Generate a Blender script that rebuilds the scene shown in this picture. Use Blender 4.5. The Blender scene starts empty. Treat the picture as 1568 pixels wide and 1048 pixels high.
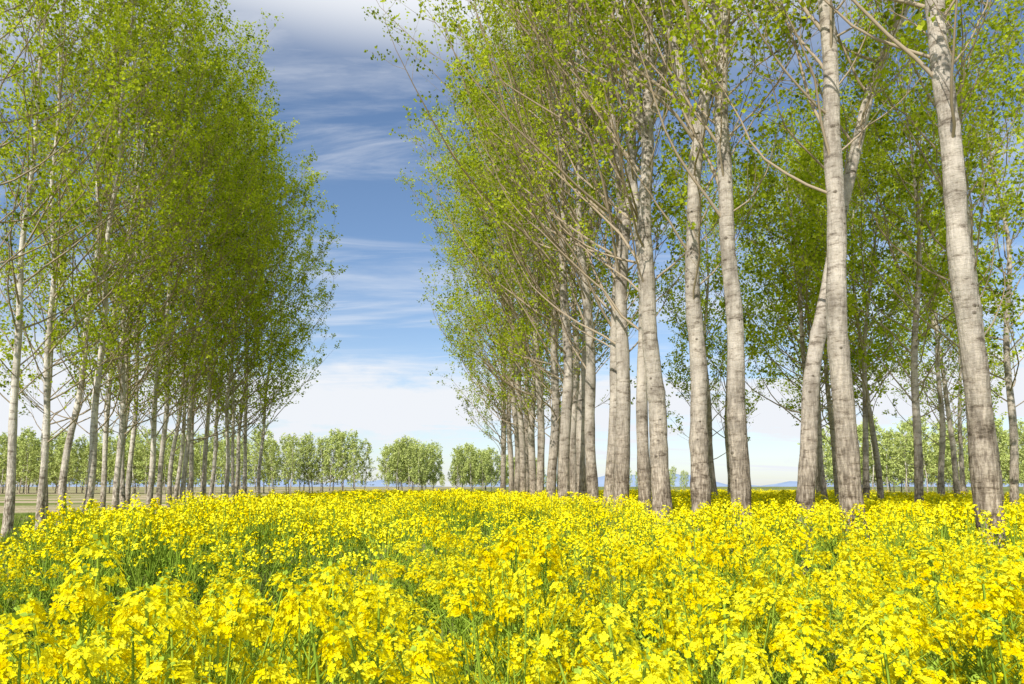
import bpy, math, random
import numpy as np
from mathutils import Vector
R = math.radians
scene = bpy.context.scene

# ---------------------------------------------------------------- materials
def new_mat(name):
    m = bpy.data.materials.new(name); m.use_nodes = True
    nt = m.node_tree; nt.nodes.clear()
    return m, nt, nt.nodes, nt.links

def ramp(N, stops):
    r = N.new('ShaderNodeValToRGB'); e = r.color_ramp.elements
    while len(e) < len(stops): e.new(0.5)
    for i, (p, c) in enumerate(stops):
        e[i].position = p; e[i].color = (*c, 1)
    return r

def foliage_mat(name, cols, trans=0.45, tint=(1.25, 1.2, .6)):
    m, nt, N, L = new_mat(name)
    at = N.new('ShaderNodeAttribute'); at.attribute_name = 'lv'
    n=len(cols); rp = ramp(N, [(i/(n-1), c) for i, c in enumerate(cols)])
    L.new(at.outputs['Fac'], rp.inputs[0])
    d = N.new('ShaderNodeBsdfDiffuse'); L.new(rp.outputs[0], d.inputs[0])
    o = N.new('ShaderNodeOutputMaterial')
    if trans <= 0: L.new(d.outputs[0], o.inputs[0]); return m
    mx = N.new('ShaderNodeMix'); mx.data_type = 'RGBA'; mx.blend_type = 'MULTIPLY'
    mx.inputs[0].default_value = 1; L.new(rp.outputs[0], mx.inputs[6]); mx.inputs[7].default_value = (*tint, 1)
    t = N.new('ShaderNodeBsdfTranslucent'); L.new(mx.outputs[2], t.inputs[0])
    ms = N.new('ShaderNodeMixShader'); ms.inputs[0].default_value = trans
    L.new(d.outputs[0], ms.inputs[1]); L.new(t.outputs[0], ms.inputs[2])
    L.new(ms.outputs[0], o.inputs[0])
    return m

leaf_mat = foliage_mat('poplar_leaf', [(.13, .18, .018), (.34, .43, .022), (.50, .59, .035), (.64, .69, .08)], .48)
far_leaf_mat = foliage_mat('distant_leaf', [(.36, .42, .12), (.48, .55, .16), (.60, .64, .24)], 0)  # paler grey-green: aerial haze is painted into the leaf colours
PC=[(.72, .52, .0), (.85, .73, .003), (.93, .89, .04)]
petal_mat = foliage_mat('canola_petal', PC, .3, (1.05, 1.05, .6))
petal_far = foliage_mat('canola_petal_far', PC, 0)
green_mat = foliage_mat('canola_green', [(.06, .13, .012), (.17, .28, .025), (.34, .46, .05)], 0)
grass_mat = foliage_mat('grass_blade', [(.10, .16, .02), (.20, .28, .04), (.32, .34, .10)], 0)

def bark_mat(name, light, dark):
    m, nt, N, L = new_mat(name)
    tc = N.new('ShaderNodeTexCoord')
    oi = N.new('ShaderNodeObjectInfo')
    of = N.new('ShaderNodeVectorMath'); of.operation = 'ADD'
    sc = N.new('ShaderNodeMath'); sc.operation = 'MULTIPLY'; sc.inputs[1].default_value = 37
    L.new(oi.outputs['Random'], sc.inputs[0])
    L.new(tc.outputs['Object'], of.inputs[0]); L.new(sc.outputs[0], of.inputs[1])
    def noise(vs, s, det=5, rough=.6):
        mp = N.new('ShaderNodeMapping'); mp.inputs['Scale'].default_value = vs
        L.new(of.outputs[0], mp.inputs[0])
        n = N.new('ShaderNodeTexNoise'); n.inputs['Scale'].default_value = s
        n.inputs['Detail'].default_value = det; n.inputs['Roughness'].default_value = rough
        L.new(mp.outputs[0], n.inputs[0]); return n
    n1 = noise((1, 1, .3), 4.0, 5, .68)
    n2 = noise((1, 1, 3), 3.2, 5, .76)
    n3 = noise((3, 3, .6), 11)
    mid=tuple(.4*a+.6*b for a, b in zip(light, dark))
    r1 = ramp(N, [(.36, mid), (.47, tuple(.8*c for c in light)), (.62, light)])
    L.new(n1.outputs[0], r1.inputs[0])
    r2 = ramp(N, [(.36, (.24, .21, .18)), (.45, (.80, .78, .76)), (.54, (1, 1, 1))]); L.new(n2.outputs[0], r2.inputs[0])
    mx = N.new('ShaderNodeMix'); mx.data_type = 'RGBA'; mx.blend_type = 'MULTIPLY'; mx.inputs[0].default_value = .82
    L.new(r1.outputs[0], mx.inputs[6]); L.new(r2.outputs[0], mx.inputs[7])
    sx = N.new('ShaderNodeSeparateXYZ'); L.new(tc.outputs['Object'], sx.inputs[0])
    mr = N.new('ShaderNodeMapRange'); mr.inputs[1].default_value = 1.0; mr.inputs[2].default_value = 3.4
    mr.inputs[3].default_value = .9; mr.inputs[4].default_value = .10
    L.new(sx.outputs[2], mr.inputs[0])
    r3 = ramp(N, [(.42, (.24, .19, .14)), (.6, (.97, .90, .81))]); L.new(n3.outputs[0], r3.inputs[0])
    mx2 = N.new('ShaderNodeMix'); mx2.data_type = 'RGBA'; mx2.blend_type = 'MULTIPLY'
    L.new(mr.outputs[0], mx2.inputs[0]); L.new(mx.outputs[2], mx2.inputs[6]); L.new(r3.outputs[0], mx2.inputs[7])
    at = N.new('ShaderNodeAttribute'); at.attribute_name = 'lv'
    mx3 = N.new('ShaderNodeMix'); mx3.data_type = 'RGBA'
    L.new(at.outputs['Fac'], mx3.inputs[0]); L.new(mx2.outputs[2], mx3.inputs[6]); mx3.inputs[7].default_value = (*dark, 1)
    p = N.new('ShaderNodeBsdfDiffuse')
    L.new(mx3.outputs[2], p.inputs[0])
    am = N.new('ShaderNodeMath'); am.operation = 'ADD'
    L.new(n2.outputs[0], am.inputs[0]); L.new(n3.outputs[0], am.inputs[1])
    b = N.new('ShaderNodeBump'); b.inputs['Strength'].default_value = .8; b.inputs['Distance'].default_value = .03
    L.new(am.outputs[0], b.inputs['Height']); L.new(b.outputs[0], p.inputs['Normal'])
    o = N.new('ShaderNodeOutputMaterial'); L.new(p.outputs[0], o.inputs[0])
    return m
bark = bark_mat('poplar_bark', (.65, .575, .48), (.12, .095, .07))
bark_pale = bark_mat('poplar_bark_pale', (.90, .83, .73), (.18, .14, .10))
twig = foliage_mat('poplar_twig', [(.52,.44,.33),(.36,.28,.19),(.26,.20,.12)], 0)

# ---------------------------------------------------------------- mesh builder
class MB:
    def __init__(s): s.v=[]; s.f=[]; s.m=[]; s.a=[]; s.n=0; s.sm=[]
    def add(s, V, F, mat, att, smooth=False):
        V=np.asarray(V,np.float32); F=np.asarray(F,np.int32)
        s.v.append(V); s.f.append(F+s.n); s.n+=len(V)
        s.m.append(np.full(len(F),mat,np.int32)); s.sm.append(np.full(len(F),smooth,bool))
        s.a.append(np.broadcast_to(np.asarray(att,np.float32),(len(V),)).copy())
    def tube(s, P, r, sides, mat, att, smooth=True):
        P=np.asarray(P,float); n=len(P); r=np.broadcast_to(np.asarray(r,float),(n,))
        T=np.gradient(P,axis=0); T/=np.linalg.norm(T,axis=1)[:,None]+1e-9
        ref=np.array([1.,0,0]) if abs(T[0,0])<.8 else np.array([0,1.,0])
        A=np.cross(T,ref); A/=np.linalg.norm(A,axis=1)[:,None]+1e-9; B=np.cross(T,A)
        th=np.arange(sides)*2*math.pi/sides
        ring=A[:,None]*np.cos(th)[None,:,None]+B[:,None]*np.sin(th)[None,:,None]
        V=(P[:,None]+ring*r[:,None,None]).reshape(-1,3)
        i=np.arange(n-1)[:,None]*sides; j=np.arange(sides)[None]; k=(j+1)%sides
        F=np.stack([i+j,i+k,i+sides+k,i+sides+j],-1).reshape(-1,4)
        if not np.isscalar(att): att=np.repeat(att,sides)
        s.add(V,F,mat,att,smooth)
    def arrays(s):
        return [np.concatenate(q) for q in (s.v,s.f,s.m,s.a,s.sm)]
    def mesh(s, name, mats): return to_mesh(name,mats,*s.arrays())
def to_mesh(name,mats,V,F,M,A,S):
    me=bpy.data.meshes.new(name)
    V=V.astype(np.float32); F=F.astype(np.int32)
    me.vertices.add(len(V)); me.vertices.foreach_set('co',V.ravel())
    me.loops.add(F.size); me.loops.foreach_set('vertex_index',F.ravel())
    me.polygons.add(len(F)); me.polygons.foreach_set('loop_start',np.arange(0,F.size,4,dtype=np.int32))
    me.polygons.foreach_set('material_index',M)
    me.polygons.foreach_set('use_smooth',S)
    me.update(calc_edges=True)
    at=me.attributes.new('lv','FLOAT','POINT'); at.data.foreach_set('value',A)
    for m in mats: me.materials.append(m)
    return me

def unit(v): return v/(np.linalg.norm(v,axis=-1,keepdims=True)+1e-9)

def leaves(mb, P, size, rng, mat, att, flat=.5):
    n=len(P)
    if n==0: return
    d=unit(rng.normal(size=(n,3))+np.array([0,0,-.2]))
    nn=rng.normal(size=(n,3))+np.array([0,0,flat])
    s=unit(np.cross(d,nn)); u=np.cross(s,d)
    L=(size*rng.uniform(.6,1.25,n))[:,None]; W=L*.42
    a=P; b=P+d*L*.4+s*W+u*L*.1; c=P+d*L; e=P+d*L*.4-s*W+u*L*.1
    V=np.stack([a,b,c,e],1).reshape(-1,3)
    F=np.arange(4*n).reshape(-1,4)
    mb.add(V,F,mat,np.repeat(att,4))

def build_tree(name, seed, H=19, r0=.16, crown0=3.6, path=None, nprim=66, leaf=.075, nl=12, Lmax=4.6,
               asym=.3, sides=10, near=False, leaf_mat_=None, bark_=None, nsec=8, ntert=3, forks=None, top=.42, low=.72, side=0., bare=.2, elmin=16):
    rng=np.random.default_rng(seed); mb=MB()
    nz=110 if near else 44
    Z=np.linspace(-.15,H,nz)
    if path is None:
        a=rng.normal(0,.12,2); ph=rng.uniform(0,6,4)
        X=a[0]*(Z/H)*3+.16*np.sin(Z*.45+ph[0])*(Z/H+.25)+.045*np.sin(Z*1.2+ph[1])
        Y=a[1]*(Z/H)*3+.16*np.sin(Z*.4+ph[2])*(Z/H+.25)+.045*np.sin(Z*1.1+ph[3])
        X-=X[0]; Y-=Y[0]
    else:
        pz=[p[0] for p in path]; px=[p[1] for p in path]; py=[p[2] for p in path]
        X=np.interp(Z,pz,px); Y=np.interp(Z,pz,py)
        k=np.ones(13)/13
        Xp=np.pad(X,6,'edge'); Yp=np.pad(Y,6,'edge'); X=np.convolve(Xp,k,'valid'); Y=np.convolve(Yp,k,'valid')
        X=X+.045*np.sin(Z*.9+seed)+.016*np.sin(Z*2.6+seed); Y=Y+.04*np.sin(Z*.8+seed)
    t=np.clip(Z/H,0,1)
    rad=r0*(1-.93*t**1.0)*(1+.35*np.exp(-np.clip(Z,0,9)/.4)); rad*=1+.03*rng.normal(size=nz)*(1 if near else .5)
    dk=np.zeros(nz)
    zk=.8
    while zk<H*.8:
        w=np.exp(-((Z-zk)/(.10 if near else .2))**2); rad*=1+.09*w; dk=np.maximum(dk,w*rng.uniform(.15,.5)); zk+=rng.uniform(.6,1.3)
    C=np.stack([X,Y,Z],1)
    mb.tube(C,rad,20 if near else sides,0,dk*.7)
    def at(z): return np.array([np.interp(z,Z,X),np.interp(z,Z,Y),z]), np.interp(z,Z,rad)
    if near:
        for i in range(18):
            z=rng.uniform(.9,9); c,r=at(z); az=rng.uniform(0,6.28)
            o=np.array([math.cos(az),math.sin(az),0]); q=c+o*r*.93
            q2=rng.uniform(.6,1.1)
            mb.tube([q-o*.01,q+o*(r*.07),q+o*(r*.10)],[.045*q2,.028*q2,.004],7,0,[.25,.6,.9])
    LP=[]; LA=[]
    stems=[]
    if forks:
        for (z0,dirx,diry,ln,rr) in forks:
            c,r=at(z0); s=np.linspace(0,1,14)[:,None]
            Pf=c+np.array([dirx,diry,0])*s**.7+np.array([0,0,ln])*s+.05*np.sin(s*9+seed)*np.array([1,.6,0])
            mb.tube(Pf,rr*(1-.8*s[:,0]),12,0,0.1)
            stems.append(Pf)
    ga=rng.uniform(0,6.28)
    for i in range(nprim):
        u=(i+rng.uniform(0,1))/nprim
        z0=crown0+(H*.975-crown0)*u**.95
        t_=(z0-crown0)/(H-crown0)
        c,r=at(z0); ga+=2.4+rng.normal(0,.5)
        if stems and rng.uniform()<.25:
            Pf=stems[rng.integers(0,len(stems))]; k=rng.integers(2,13); c=Pf[k]; t_=min(1,(c[2]-crown0)/(H-crown0)); r=.04
        L=Lmax*min(1,low+1.2*t_)*(1-t_)**top*rng.uniform(.6,1.15)*(1-asym*math.cos(ga-side))+.7
        el=R(rng.uniform(elmin,elmin+32)+20*t_); el2=R(rng.uniform(elmin+26,82))
        n=10; P=[c]
        f1,f2=rng.uniform(0,6,2); am=rng.uniform(.1,.35); gd=rng.normal(0,.35)
        for k in range(1,n):
            s=k/(n-1); e=el+(el2-el)*s**1.3+.16*math.sin(5*s+f2)
            ga2=ga+gd*s+am*math.sin(6*s+f1)
            d=np.array([math.cos(ga2)*math.cos(e),math.sin(ga2)*math.cos(e),math.sin(e)])
            P.append(P[-1]+d*L*1.15/(n-1)+rng.normal(0,.03*L/4,3))
        P=np.array(P); rb=min(r*.42,.008+.0048*L)
        mb.tube(P,np.linspace(rb,.004,n),6 if near else 4,2,np.linspace(.3,.75,n))
        T=unit(np.gradient(P,axis=0))
        ns=int(round(nsec*(.55+.45*L/Lmax)))
        for j in range(ns):
            s=1. if j==0 else rng.uniform(.1,1.0)**.62
            q=s*(n-1); k0=int(min(q,n-2)); fr=q-k0; b0=P[k0]*(1-fr)+P[k0+1]*fr; tt=T[k0]
            rd=unit(rng.normal(size=3)); d=unit(tt*.7+rd*.85+np.array([0,0,.35]))
            l2=(.22*L*(1-s)+rng.uniform(.35,1.0))
            sk=np.linspace(0,1,4)[:,None]
            Q=b0+d*l2*sk+np.array([0,0,.28*l2])*sk**2+rng.normal(0,.03,(4,3))*sk
            mb.tube(Q,np.linspace(.006,.002,4),3,2,.7)
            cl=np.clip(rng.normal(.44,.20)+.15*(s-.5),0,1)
            if s>bare or rng.uniform()<.15:
                m=int(nl*1.1); w=rng.uniform(.2,1.04,m)[:,None]
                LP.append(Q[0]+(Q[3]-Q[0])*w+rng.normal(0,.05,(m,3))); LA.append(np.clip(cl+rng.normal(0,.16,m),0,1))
                for h in range(ntert):
                    w0=rng.uniform(.25,1); b1=Q[0]+(Q[3]-Q[0])*w0; d2=unit(d*.6+rng.normal(0,.6,3)+np.array([0,0,.3])); l3=rng.uniform(.2,.6)
                    e1=b1+d2*l3
                    if near: mb.tube([b1,e1],[.004,.002],3,2,.75)
                    m=nl; w=rng.uniform(.2,1.05,m)[:,None]
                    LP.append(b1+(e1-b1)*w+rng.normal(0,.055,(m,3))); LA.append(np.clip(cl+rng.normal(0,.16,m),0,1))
    P=np.concatenate(LP); A=np.concatenate(LA)
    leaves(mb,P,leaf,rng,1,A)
    return mb.mesh(name,[bark_ or bark,leaf_mat_ or leaf_mat,twig])

def put(name, me, x, y, z=0, rot=0, sc=1, lean=(0,0), szf=1):
    o=bpy.data.objects.new(name,me); scene.collection.objects.link(o)
    o.location=(x,y,z); o.rotation_euler=(lean[0],lean[1],rot); o.scale=(sc,sc,sc*szf); return o

# ---------------------------------------------------------------- terrain: low swell along the lane
def hgt(x,y):
    x=np.asarray(x,float); y=np.asarray(y,float)
    return .05*np.sin(x*.7+1.3)*np.cos(y*.45)+.04*np.sin(x*.23+y*.31)+.03*np.sin(1.9*x+2.3*y)+.20*np.exp(-((x+1.0+.06*y)/5.0)**2-((y-15)/9)**2)
def vn(x,y):
    return .5+.25*np.sin(x*.9+1.7*np.sin(y*.6+.5))+.25*np.sin(y*1.1+1.3*np.sin(x*.8+2))

m,nt,N,L=new_mat('field_soil_and_grass')
tc=N.new('ShaderNodeTexCoord')
n1=N.new('ShaderNodeTexNoise'); n1.inputs['Scale'].default_value=.12; n1.inputs['Detail'].default_value=8
n2=N.new('ShaderNodeTexNoise'); n2.inputs['Scale'].default_value=6; n2.inputs['Detail'].default_value=8
mp=N.new('ShaderNodeMapping'); mp.inputs['Scale'].default_value=(.25,1,1); L.new(tc.outputs['Object'],mp.inputs[0]); L.new(mp.outputs[0],n1.inputs[0]); L.new(tc.outputs['Object'],n2.inputs[0])
sx=N.new('ShaderNodeSeparateXYZ'); L.new(tc.outputs['Object'],sx.inputs[0])
mr=N.new('ShaderNodeMapRange'); mr.inputs[1].default_value=-19; mr.inputs[2].default_value=-28; mr.inputs[3].default_value=0; mr.inputs[4].default_value=.09; L.new(sx.outputs[0],mr.inputs[0])
ad=N.new('ShaderNodeMath'); L.new(n1.outputs[0],ad.inputs[0]); L.new(mr.outputs[0],ad.inputs[1])
r1=ramp(N,[(.42,(.13,.19,.04)),(.53,(.26,.29,.09)),(.64,(.58,.46,.31))]); L.new(ad.outputs[0],r1.inputs[0])
r2=ramp(N,[(.3,(.55,.55,.5)),(.7,(1.1,1.1,1.1))]); L.new(n2.outputs[0],r2.inputs[0])
mx=N.new('ShaderNodeMix'); mx.data_type='RGBA'; mx.blend_type='MULTIPLY'; mx.inputs[0].default_value=1
L.new(r1.outputs[0],mx.inputs[6]); L.new(r2.outputs[0],mx.inputs[7])
p=N.new('ShaderNodeBsdfDiffuse')
L.new(mx.outputs[2],p.inputs[0]); bp=N.new('ShaderNodeBump'); bp.inputs['Distance'].default_value=.05; L.new(n2.outputs[0],bp.inputs['Height']); L.new(bp.outputs[0],p.inputs['Normal'])
o=N.new('ShaderNodeOutputMaterial'); L.new(p.outputs[0],o.inputs[0]); ground_mat=m

def graded(b,inner,step,outn):
    mid=np.arange(-inner,inner+.01,step)
    g=np.geomspace(inner+step,b,outn)
    return np.concatenate([-g[::-1],mid,g])
gx=graded(4000,60,1,18); gy=graded(4000,80,1,18)
GX,GY=np.meshgrid(gx,gy); GZ=hgt(GX,GY)*np.exp(-(np.hypot(GX,GY)/90)**2)
V=np.stack([GX,GY,GZ],-1).reshape(-1,3); w=len(gx); i=np.arange(len(gy)-1)[:,None]*w; j=np.arange(w-1)[None]
F=np.stack([i+j,i+j+1,i+w+j+1,i+w+j],-1).reshape(-1,4)
mb=MB(); mb.add(V,F,0,0.,True); put('ground',mb.mesh('ground',[ground_mat]),0,0)

# ---------------------------------------------------------------- scatter: one real mesh made of many plants
def scatter(name, pts, rot, scl, protos, idx, mats, att_jit=0):
    pts=np.asarray(pts,np.float32); rot=np.asarray(rot,np.float32); scl=np.asarray(scl,np.float32); idx=np.asarray(idx)
    rg=np.random.default_rng(3)
    out=[[],[],[],[],[]]; base=0
    for k,pr in enumerate(protos):
        sel=np.where(idx==k)[0]
        if len(sel)==0: continue
        V,F,M,A,S=pr.arrays(); n=len(sel); nv=len(V)
        r=rot[sel]; cz,sz=np.cos(r[:,2]),np.sin(r[:,2])
        P=V[None]*scl[sel][:,None,:]
        x=P[...,0]*cz[:,None]-P[...,1]*sz[:,None]; y=P[...,0]*sz[:,None]+P[...,1]*cz[:,None]; z=P[...,2]
        x=x+z*r[:,0:1]; y=y+z*r[:,1:2]
        W=np.stack([x,y,z],-1)+pts[sel][:,None,:]
        out[0].append(W.reshape(-1,3)); out[1].append((F[None]+(np.arange(n)*nv)[:,None,None]+base).reshape(-1,4))
        out[2].append(np.tile(M,n)); out[3].append(np.clip(np.tile(A,(n,1))+rg.normal(0,att_jit,(n,1)),0,1).ravel().astype(np.float32)); out[4].append(np.tile(S,n))
        base+=n*nv
    me=to_mesh(name,mats,*[np.concatenate(q) for q in out])
    print(name,len(me.polygons))
    return put(name,me,0,0)

# ---------------------------------------------------------------- canola plants (mat 0 petal, 1 petal far, 2 green)
def canola(seed, lod):
    rng=np.random.default_rng(seed); mb=MB(); H=1.0
    top=np.array([rng.normal(0,.04),rng.normal(0,.04),H])
    s=np.linspace(0,1,[5,4,3][lod])[:,None]; b=rng.normal(0,.03,3)*[1,1,0]
    S=top*s+b*np.sin(s*3.14); mb.tube(S,np.linspace(.006,.003,len(s)),3,2,.8)
    nb=[7,5,4][lod]; tips=[(top,1.45)]
    for i in range(nb):
        z=rng.uniform(.45,.8); k=np.array([np.interp(z,s[:,0],S[:,c]) for c in range(3)])
        az=i*2.4+rng.normal(0,.4); r=rng.uniform(.04,.17)
        e=np.array([k[0]+math.cos(az)*r,k[1]+math.sin(az)*r,rng.uniform(.84,.99)*H if rng.uniform()<.75 else .72])
        mid=(k+e)/2+np.array([math.cos(az),math.sin(az),-.3])*.03
        mb.tube([k,mid,e] if lod==0 else [k,e],[.004,.003,.002][:3 if lod==0 else 2],3,2,.85); tips.append((e,rng.uniform(.6,1.2)))
    K=[50,16,7][lod]; ps=[.0070,.0145,.026][lod]
    PV=[];PA=[]
    for (e,sz) in tips:
        k=int(K*sz); u=rng.uniform(0,1,k)
        z=.012-u*.056*sz; rr=(.008+.028*np.sqrt(u))*sz*(1.0 if lod==0 else 1.1)
        az=rng.uniform(0,6.28,k)
        c=e+np.stack([np.cos(az)*rr,np.sin(az)*rr,z],1)
        nn=unit(np.stack([np.cos(az)*(.3+u),np.sin(az)*(.3+u),1-.5*u],1)+rng.normal(0,.3,(k,3)))
        a=unit(np.cross(nn,rng.normal(size=(k,3)))); bb=np.cross(nn,a)
        col=np.clip(rng.normal(.6,.22,k)-.25*(u-.5),0,1)
        if lod==0:
            for q in range(4):
                d=[a,bb,-a,-bb][q]; sd=[bb,-a,-bb,a][q]
                V=np.stack([c,c+d*ps*.7+sd*ps*.5+nn*ps*.3,c+d*ps*1.2+nn*ps*.2,c+d*ps*.7-sd*ps*.5+nn*ps*.3],1)
                PV.append(V.reshape(-1,3)); PA.append(np.repeat(col,4))
            for q in range(9):
                az_=rng.uniform(0,6.28); zz=-.05-.18*rng.uniform()
                b0=e+np.array([0,0,zz]); b1=b0+np.array([math.cos(az_)*.04,math.sin(az_)*.04,.035])
                mb.tube([b0,b1],[.0018,.001],3,2,.9)
            bq=e+np.array([0,0,.014])+rng.normal(0,.006,(8,3))
            leaves(mb,bq,.010,rng,2,np.full(8,1.))
        else:
            V=np.stack([c-a*ps*.8,c-bb*ps*.8+nn*ps*.3,c+a*ps*.8,c+bb*ps*.8+nn*ps*.3],1)
            PV.append(V.reshape(-1,3)); PA.append(np.repeat(col,4))
    V=np.concatenate(PV); mb.add(V,np.arange(len(V)).reshape(-1,4),0 if lod==0 else 1,np.concatenate(PA))
    for i in range([18,10,4][lod]):
        z=rng.uniform(.15,.78); az=rng.uniform(0,6.28); l=rng.uniform(.07,.17)*(1.15-z); w=l*.12
        o=np.array([math.cos(az),math.sin(az),0]); sd=np.array([-math.sin(az),math.cos(az),0]); b0=np.array([S[0,0],S[0,1],z])
        pts=[b0,b0+o*l*.5+[0,0,l*.3],b0+o*l+[0,0,l*.15]]
        V=[pts[0]-sd*w*.3,pts[0]+sd*w*.3,pts[1]+sd*w,pts[1]-sd*w,pts[2]+sd*w*.1,pts[2]-sd*w*.1]
        mb.add(V,[[0,1,2,3],[3,2,4,5]],2,rng.uniform(.2,.95))
    return mb

protos=[canola(i,0) for i in range(12)]+[canola(20+i,1) for i in range(6)]+[canola(40+i,2) for i in range(5)]
rng=np.random.default_rng(7)
def xl(y): return np.interp(y,[0,4,5,10,20,30,45,80],[-7,-5.6,-5.2,-6.4,-9.6,-12.2,-14,-17])
P=[];I=[]
for (y0,y1,dens,i0,i1) in [(.9,5.0,25,0,12),(5.0,14,19,12,18),(14,62,5.8,18,23)]:
    n=int((y1-y0)*2*(.9*y1+3)*dens)
    x=rng.uniform(-.9*y1-3,.9*y1+3,n); y=rng.uniform(y0,y1,n)
    edge=x-xl(y)+.5*np.sin(y*2.1)+.3*rng.normal(size=n)
    dd=vn(x,y)*(1-.6*np.exp(-((x+1.0)/.9)**2-((y-2.7)/.8)**2))
    k=(abs(x)<.86*y+2)&(edge>0)&(rng.uniform(size=n)<.15+1.15*dd)&(x<26)
    k&=~((np.hypot(x,y)<1.25))
    x=x[k];y=y[k]; P.append(np.stack([x,y],1)); I.append(rng.integers(i0,i1,len(x)))
P=np.concatenate(P); I=np.concatenate(I); x,y=P.T; n=len(x)
h=.98+.40*(vn(x,y)-.5)+.10*np.sin(x*2.7+y*1.9)+rng.normal(0,.11,n)-.16*np.exp(-((x+1.0)/.9)**2-((y-2.7)/.8)**2)
h*=np.clip(.72+.28*(x-xl(y))/2.0,.6,1)
h=np.where(y<2.4,np.clip(h+.03,.72,1.22),np.clip(h,.45,1.26))
wsc=np.where(I>=18,1.6,1.0)*rng.uniform(.9,1.25,n)
pts=np.stack([x,y,hgt(x,y)-.01],1)
rot=np.stack([rng.normal(0,.11,n),rng.normal(0,.11,n),rng.uniform(0,6.28,n)],1); scl=np.stack([wsc,wsc,h],1)
tall=[(-.88,1.48,1.36,1),(.09,2.05,1.36,3),(-.93,1.7,1.20,5),(.16,1.3,1.26,2),(.45,1.5,1.25,4),(.75,1.4,1.23,7),(-.4,1.9,1.20,6),(1.2,1.9,1.26,8),(.95,1.7,1.22,10)]
pts=np.concatenate([pts,[(a,b,0) for a,b,c,d in tall]]); rot=np.concatenate([rot,[(0,0,d) for a,b,c,d in tall]])
scl=np.concatenate([scl,[(1.2,1.2,c) for a,b,c,d in tall]]); I=np.concatenate([I,[d for a,b,c,d in tall]])
scatter('canola_field',pts,rot,scl,protos,I,[petal_mat,petal_far,green_mat],.12)

# ---------------------------------------------------------------- grass
def grass(seed):
    rng=np.random.default_rng(seed); mb=MB()
    for i in range(20):
        b0=np.array([*rng.normal(0,.10,2),0]); az=rng.uniform(0,6.28); l=rng.uniform(.12,.34); ln=rng.uniform(.1,.5)
        o=np.array([math.cos(az),math.sin(az),0]); sd=np.array([-math.sin(az),math.cos(az),0])*rng.uniform(.005,.011)
        V=[b0-sd,b0+sd,b0+o*l*ln*.4+[0,0,l*.6]+sd*.8,b0+o*l*ln*.4+[0,0,l*.6]-sd*.8,b0+o*l*ln+[0,0,l]+sd*.1,b0+o*l*ln+[0,0,l]-sd*.1]
        mb.add(V,[[0,1,2,3],[3,2,4,5]],0,rng.uniform(0,1))
    return mb
gp=[grass(i) for i in range(5)]
n=24000; y=rng.uniform(1.5,45,n); x=rng.uniform(-24,28,n)
k=((x<xl(y)+.6)|(rng.uniform(size=n)<np.where(y<8,.9,.2)))&(rng.uniform(size=n)<.35+.8*vn(x*.6,y*.6))&(abs(x)<.9*y+4); x=x[k];y=y[k];n=len(x)
s=rng.uniform(.5,1.1,n)*np.where(x<xl(y),.85,1.4)
scatter('grass',np.stack([x,y,hgt(x,y)-.01],1),np.stack([0*x,0*x,rng.uniform(0,6.28,n)],1),np.stack([s,s,s],1),gp,rng.integers(0,5,n),[grass_mat])

# ---------------------------------------------------------------- poplars
rr=random.Random(5)
def hz(x,y): return float(hgt(x,y))
left=[(-14.6,20,1),(-15,22,.95),(-15,23,1),(-14.35,23.2,1.1),(-16.1,27,.85),(-14.35,25,.95),(-16.2,29,.95),(-14.75,28,1),(-15.95,31,1),
(-16.9,34,.95),(-14.3,30,.9),(-15.8,34,1),(-14.8,33,1),(-16.7,38,1),(-14.9,36,.95),(-16.1,40,1),(-15.2,39,1),(-15.4,42,.98),
(-19,28,1),(-19.3,34,1),(-22,25,1),(-15.6,32,.8),(-14.9,26.5,.8),(-15.2,37.5,.8),(-14.2,16.5,1)]
for i,(x,y,s) in enumerate(left):
    far=y>35
    me=build_tree('poplar_l%d'%i,100+i,H=rr.uniform(19.5,21.5)-(1.5 if y>38 else 0),r0=.12*s,crown0=rr.uniform(2.8,3.9),nprim=60 if far else 56,leaf=.12 if far else .105,nl=6,Lmax=4.9,asym=.42,side=math.pi,bark_=bark_pale,top=.33,nsec=9,bare=.2 if far else .34,low=.62,elmin=22)
    put('poplar_tree',me,x,y,hz(x,y),rr.uniform(-.3,.3),1,(rr.uniform(-.012,.012),rr.uniform(-.015,.02)))
right=[(2.75,14.5,.28),(2.42,15.2,.36),(2.28,16.5,.30),(2.17,18.2,.32),(2.09,20.3,.30),(2.03,22.5,.30),(1.45,19,.34),(1.32,23,.34),(1.08,25.3,.30),(.82,28,.32),
(.54,30,.30),(.27,32.3,.30),(-.03,35,.30),(-.38,37.5,.30),(-.72,40,.30),(.6,34,.3),(1.9,26.5,.24)]
for i,(x,y,d) in enumerate(right):
    nr=y<21
    me=build_tree('poplar_r%d'%i,200+i,H=rr.uniform(18.5,20.5),r0=d/2,crown0=rr.uniform(2.7,3.6) if y>22 else rr.uniform(3.8,4.6),nprim=54 if nr else 60,leaf=.088,nl=8,Lmax=5.8 if nr else 4.7,asym=.66 if nr else .5,sides=14,low=.55,side=-.5 if nr else -.2,bare=.58 if nr else .35,nsec=9,elmin=24 if nr else 18)
    put('poplar_tree',me,x,y,hz(x,y),rr.uniform(-.2,.2),1,(rr.uniform(-.01,.01),rr.uniform(-.02,.015)))
back=[(8.9,30,1),(10.7,34,1),(9.45,22,.85),(11,24,.8),(12.9,27,.9),(10.8,21,.75),(13.4,25,.85),(10.6,18,.85),(18.8,30,1),(20.8,32,1),(14.6,20,.9),(25,38,1),(16,36,1)]
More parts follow.
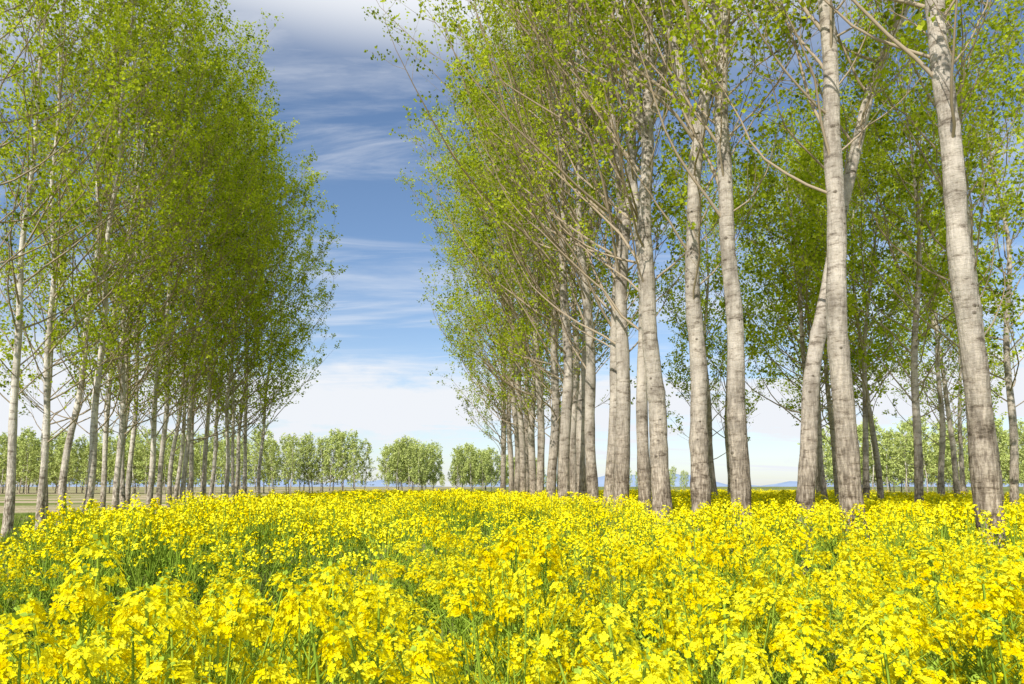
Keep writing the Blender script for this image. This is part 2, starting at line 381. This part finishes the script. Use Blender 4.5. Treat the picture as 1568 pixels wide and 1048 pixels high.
for i,(x,y,s) in enumerate(back):
    me=build_tree('poplar_b%d'%i,300+i,H=19*s*rr.uniform(.78,.9),r0=.14*s,crown0=rr.uniform(2.6,3.6),nprim=46,leaf=.11,nl=7,Lmax=3.3,asym=.1,bare=.35)
    put('poplar_tree',me,x,y,hz(x,y),0,1,(rr.uniform(-.02,.02),rr.uniform(-.03,.03)))
near=[
 dict(x=4.86,y=7.0,seed=1,r0=.13,path=[(0,0,0),(4,-.08,0),(7,-.22,0),(19,-.6,0)],crown0=5.0,Lmax=3.2),
 dict(x=4.19,y=8.3,seed=2,r0=.14,path=[(0,0,0),(1.5,-.12,0),(4.3,-.12,0),(8,-.08,0),(19,.2,0)],crown0=5.0,Lmax=3.2),
 dict(x=3.98,y=9.6,seed=3,r0=.13,path=[(0,0,0),(2,.20,0),(3.7,.42,.1),(5.9,1.0,.2),(7.5,1.5,.3),(9,2.3,.4),(16,4.3,.4)],crown0=5.4,H=16,nprim=34,Lmax=3.),
 dict(x=3.40,y=10.1,seed=4,r0=.15,path=[(0,0,0),(6,-.12,0),(9.3,0,0),(20,.2,0)],crown0=5.0,Lmax=4.0),
 dict(x=3.15,y=11.5,seed=5,r0=.165,path=[(0,0,0),(5.4,-.02,0),(7.8,.2,0),(10.5,.55,0),(20,1.1,0)],crown0=4.4,forks=[(7.6,-.9,.3,6,.09)],Lmax=4.6),
 dict(x=2.83,y=13.0,seed=6,r0=.19,path=[(0,0,0),(7.2,-.2,0),(11.7,0,0),(20,.1,0)],crown0=4.2,forks=[(8.2,-1.0,-.2,7,.10),(8.8,1.1,.2,6.5,.09)],Lmax=5.1),
 dict(x=9.9,y=14,seed=8,r0=.14,path=[(0,0,0),(8,-.3,0),(19,-.3,0)],crown0=4.0,Lmax=3.6),
]
for d in near:
    me=build_tree(f'poplar_near{d["seed"]}',d['seed'],H=d.get('H',19.5),r0=d['r0'],crown0=d['crown0'],path=d['path'],nprim=d.get('nprim',62),leaf=.08,nl=8,Lmax=d['Lmax'],asym=.5,near=True,forks=d.get('forks'),nsec=9,low=.55,side=-.6,bare=.48,elmin=32)
    put('poplar_tree',me,d['x'],d['y'],hz(d['x'],d['y']))

# ---------------------------------------------------------------- distant tree lines (instanced)
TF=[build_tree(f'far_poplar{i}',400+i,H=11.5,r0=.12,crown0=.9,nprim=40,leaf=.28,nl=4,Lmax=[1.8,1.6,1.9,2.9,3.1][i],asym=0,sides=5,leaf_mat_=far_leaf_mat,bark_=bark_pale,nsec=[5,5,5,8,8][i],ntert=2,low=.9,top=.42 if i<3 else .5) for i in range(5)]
pp=[];sc=[];ti=[]
def line(x0,x1,y,rows,step,s0,kinds=(0,1,2)):
    for r in range(rows):
        xx=x0+rr.uniform(0,step)
        while xx<x1:
            pp.append((xx,y+r*5+rr.uniform(-1,1),0)); q=s0*rr.uniform(.85,1.1); sc.append((q,q,q)); ti.append(rr.choice(kinds)); xx+=step*rr.uniform(.8,1.2)
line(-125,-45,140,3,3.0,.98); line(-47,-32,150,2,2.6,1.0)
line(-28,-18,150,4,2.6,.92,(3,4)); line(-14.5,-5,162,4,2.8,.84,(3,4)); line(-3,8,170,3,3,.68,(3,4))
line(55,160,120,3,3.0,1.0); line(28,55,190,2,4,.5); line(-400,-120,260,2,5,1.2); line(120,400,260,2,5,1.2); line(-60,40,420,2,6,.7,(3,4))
col=bpy.data.collections.new('distant_poplars')
for i,me in enumerate(TF): col.objects.link(bpy.data.objects.new('distant_poplar_%d'%i,me))
n=len(pp); me=bpy.data.meshes.new('distant_tree_line'); me.vertices.add(n); me.vertices.foreach_set('co',np.asarray(pp,np.float32).ravel())
for nm,vv in (('rot',[(0,0,rr.uniform(0,6.28)) for _ in range(n)]),('scl',sc)):
    a=me.attributes.new(nm,'FLOAT_VECTOR','POINT'); a.data.foreach_set('vector',np.asarray(vv,np.float32).ravel())
a=me.attributes.new('idx','INT','POINT'); a.data.foreach_set('value',np.array(ti,np.int32))
ob=bpy.data.objects.new('distant_tree_line',me); scene.collection.objects.link(ob)
ng=bpy.data.node_groups.new('tree_line','GeometryNodeTree')
ng.interface.new_socket('Geometry',in_out='INPUT',socket_type='NodeSocketGeometry'); ng.interface.new_socket('Geometry',in_out='OUTPUT',socket_type='NodeSocketGeometry')
gi=ng.nodes.new('NodeGroupInput'); go=ng.nodes.new('NodeGroupOutput')
ci=ng.nodes.new('GeometryNodeCollectionInfo'); ci.inputs['Collection'].default_value=col; ci.inputs['Separate Children'].default_value=True; ci.inputs['Reset Children'].default_value=True
ip=ng.nodes.new('GeometryNodeInstanceOnPoints'); ip.inputs['Pick Instance'].default_value=True
def na(nm,ty):
    q=ng.nodes.new('GeometryNodeInputNamedAttribute'); q.data_type=ty; q.inputs['Name'].default_value=nm; return q.outputs['Attribute']
l=ng.links.new
l(gi.outputs[0],ip.inputs['Points']); l(ci.outputs[0],ip.inputs['Instance']); l(na('idx','INT'),ip.inputs['Instance Index']); l(na('rot','FLOAT_VECTOR'),ip.inputs['Rotation']); l(na('scl','FLOAT_VECTOR'),ip.inputs['Scale']); l(ip.outputs[0],go.inputs[0])
ob.modifiers.new('scatter','NODES').node_group=ng

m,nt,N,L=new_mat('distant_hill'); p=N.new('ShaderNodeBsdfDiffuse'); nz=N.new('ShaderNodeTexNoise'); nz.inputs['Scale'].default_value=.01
r=ramp(N,[(.3,(.26,.34,.48)),(.7,(.33,.41,.54))]); L.new(nz.outputs[0],r.inputs[0]); L.new(r.outputs[0],p.inputs[0])  # bluish grey of the distant air painted into the hill colour
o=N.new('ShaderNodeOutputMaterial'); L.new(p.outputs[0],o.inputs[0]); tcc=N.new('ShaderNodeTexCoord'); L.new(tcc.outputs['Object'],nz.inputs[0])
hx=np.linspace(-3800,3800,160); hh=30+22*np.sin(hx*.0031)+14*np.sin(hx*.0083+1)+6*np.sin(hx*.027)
rows=[]
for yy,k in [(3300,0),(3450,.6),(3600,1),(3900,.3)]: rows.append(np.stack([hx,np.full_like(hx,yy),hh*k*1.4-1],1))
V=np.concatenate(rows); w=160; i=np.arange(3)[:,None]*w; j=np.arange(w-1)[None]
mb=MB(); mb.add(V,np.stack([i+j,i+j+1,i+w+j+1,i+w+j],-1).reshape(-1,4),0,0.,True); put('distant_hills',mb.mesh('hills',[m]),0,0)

# ---------------------------------------------------------------- sky + sun
SE,SR=39,210
wd=bpy.data.worlds.new('World'); scene.world=wd; wd.use_nodes=True; nt=wd.node_tree; N=nt.nodes; L=nt.links; N.clear()
sk=N.new('ShaderNodeTexSky'); sk.sky_type='NISHITA'; sk.sun_disc=False; sk.sun_elevation=R(SE); sk.sun_rotation=R(SR); sk.air_density=1.0; sk.dust_density=.6; sk.ozone_density=3.4
b1=N.new('ShaderNodeBackground'); L.new(sk.outputs[0],b1.inputs[0]); b1.inputs[1].default_value=.15
b2=N.new('ShaderNodeBackground'); b2.inputs[0].default_value=(.88,.91,.96,1); b2.inputs[1].default_value=1.0
tc=N.new('ShaderNodeTexCoord'); sx=N.new('ShaderNodeSeparateXYZ'); L.new(tc.outputs['Generated'],sx.inputs[0])
def math_(op,a,b=None,c=None,cl=False):
    q=N.new('ShaderNodeMath'); q.operation=op; q.use_clamp=cl
    for i,v in enumerate((a,b,c)):
        if v is None: continue
        if isinstance(v,(int,float)): q.inputs[i].default_value=v
        else: L.new(v,q.inputs[i])
    return q.outputs[0]
def mrange(v,a,b,c=0,d=1):
    q=N.new('ShaderNodeMapRange'); q.interpolation_type='SMOOTHSTEP'
    for i,t in enumerate((a,b,c,d)): q.inputs[i+1].default_value=t
    L.new(v,q.inputs[0]); return q.outputs[0]
za=math_('ADD',math_('MAXIMUM',sx.outputs[2],0.0),.12)
u=math_('DIVIDE',sx.outputs[0],za); v=math_('DIVIDE',sx.outputs[1],za)
cb=N.new('ShaderNodeCombineXYZ'); L.new(u,cb.inputs[0]); L.new(v,cb.inputs[1])
def cloud(rot,scl,loc,s,det,rough,dist):
    mp=N.new('ShaderNodeMapping'); mp.inputs['Rotation'].default_value=(0,0,R(rot)); mp.inputs['Scale'].default_value=(*scl,1); mp.inputs['Location'].default_value=(*loc,0); L.new(cb.outputs[0],mp.inputs[0])
    ns=N.new('ShaderNodeTexNoise'); ns.inputs['Scale'].default_value=s; ns.inputs['Detail'].default_value=det; ns.inputs['Roughness'].default_value=rough; ns.inputs['Distortion'].default_value=dist
    L.new(mp.outputs[0],ns.inputs[0]); return ns.outputs[0]
c1=mrange(cloud(-25,(.45,1.5),(1.3,1.4),1.0,9,.6,.5),.46,.78)
c2=mrange(cloud(35,(.5,2.6),(4.1,2.2),1.3,9,.62,.8),.46,.80,0,.8)
hi=math_('MULTIPLY',mrange(cloud(-30,(.5,1.1),(7.3,5.1),1.2,9,.6,.4),.32,.58),mrange(sx.outputs[2],.52,.61))
mpd=N.new('ShaderNodeMapping'); mpd.inputs['Scale'].default_value=(3.2,3.2,10); L.new(tc.outputs['Generated'],mpd.inputs[0])
nd=N.new('ShaderNodeTexNoise'); nd.inputs['Scale'].default_value=1.6; nd.inputs['Detail'].default_value=9; nd.inputs['Roughness'].default_value=.6; L.new(mpd.outputs[0],nd.inputs[0])
zt=math_('ADD',sx.outputs[2],math_('MULTIPLY',math_('SUBTRACT',nd.outputs[0],.5),.20))
lz=math_('MULTIPLY',mrange(zt,.05,.10,.0,1),mrange(zt,.170,.125))
lowc=math_('MULTIPLY',lz,mrange(nd.outputs[0],.32,.55,.45,1))
hzm=mrange(sx.outputs[2],.28,.0,0,.36)
fac=math_('ADD',math_('ADD',math_('MAXIMUM',math_('MAXIMUM',c1,c2),hi),hzm,cl=True),lowc,cl=True)
ms=N.new('ShaderNodeMixShader'); L.new(fac,ms.inputs[0]); L.new(b1.outputs[0],ms.inputs[1]); L.new(b2.outputs[0],ms.inputs[2])
wo=N.new('ShaderNodeOutputWorld'); L.new(ms.outputs[0],wo.inputs[0])
sd=bpy.data.lights.new('sun','SUN'); sd.energy=5; sd.angle=R(.6); sd.color=(1,.965,.90)
so=bpy.data.objects.new('sun',sd); scene.collection.objects.link(so)
dv=Vector((math.sin(R(SR))*math.cos(R(SE)),math.cos(R(SR))*math.cos(R(SE)),math.sin(R(SE))))
so.rotation_euler=(-dv).to_track_quat('-Z','Y').to_euler()

# ---------------------------------------------------------------- camera
cd=bpy.data.cameras.new('camera'); cd.sensor_width=36; cd.lens=24; cd.shift_y=.065; cd.clip_end=9000; cd.clip_start=.05
co=bpy.data.objects.new('camera',cd); scene.collection.objects.link(co); co.location=(0,0,1.5); co.rotation_euler=(R(96.5),0,0)
scene.camera=co
scene.view_settings.view_transform='Standard'; scene.view_settings.look='None'; scene.view_settings.exposure=0
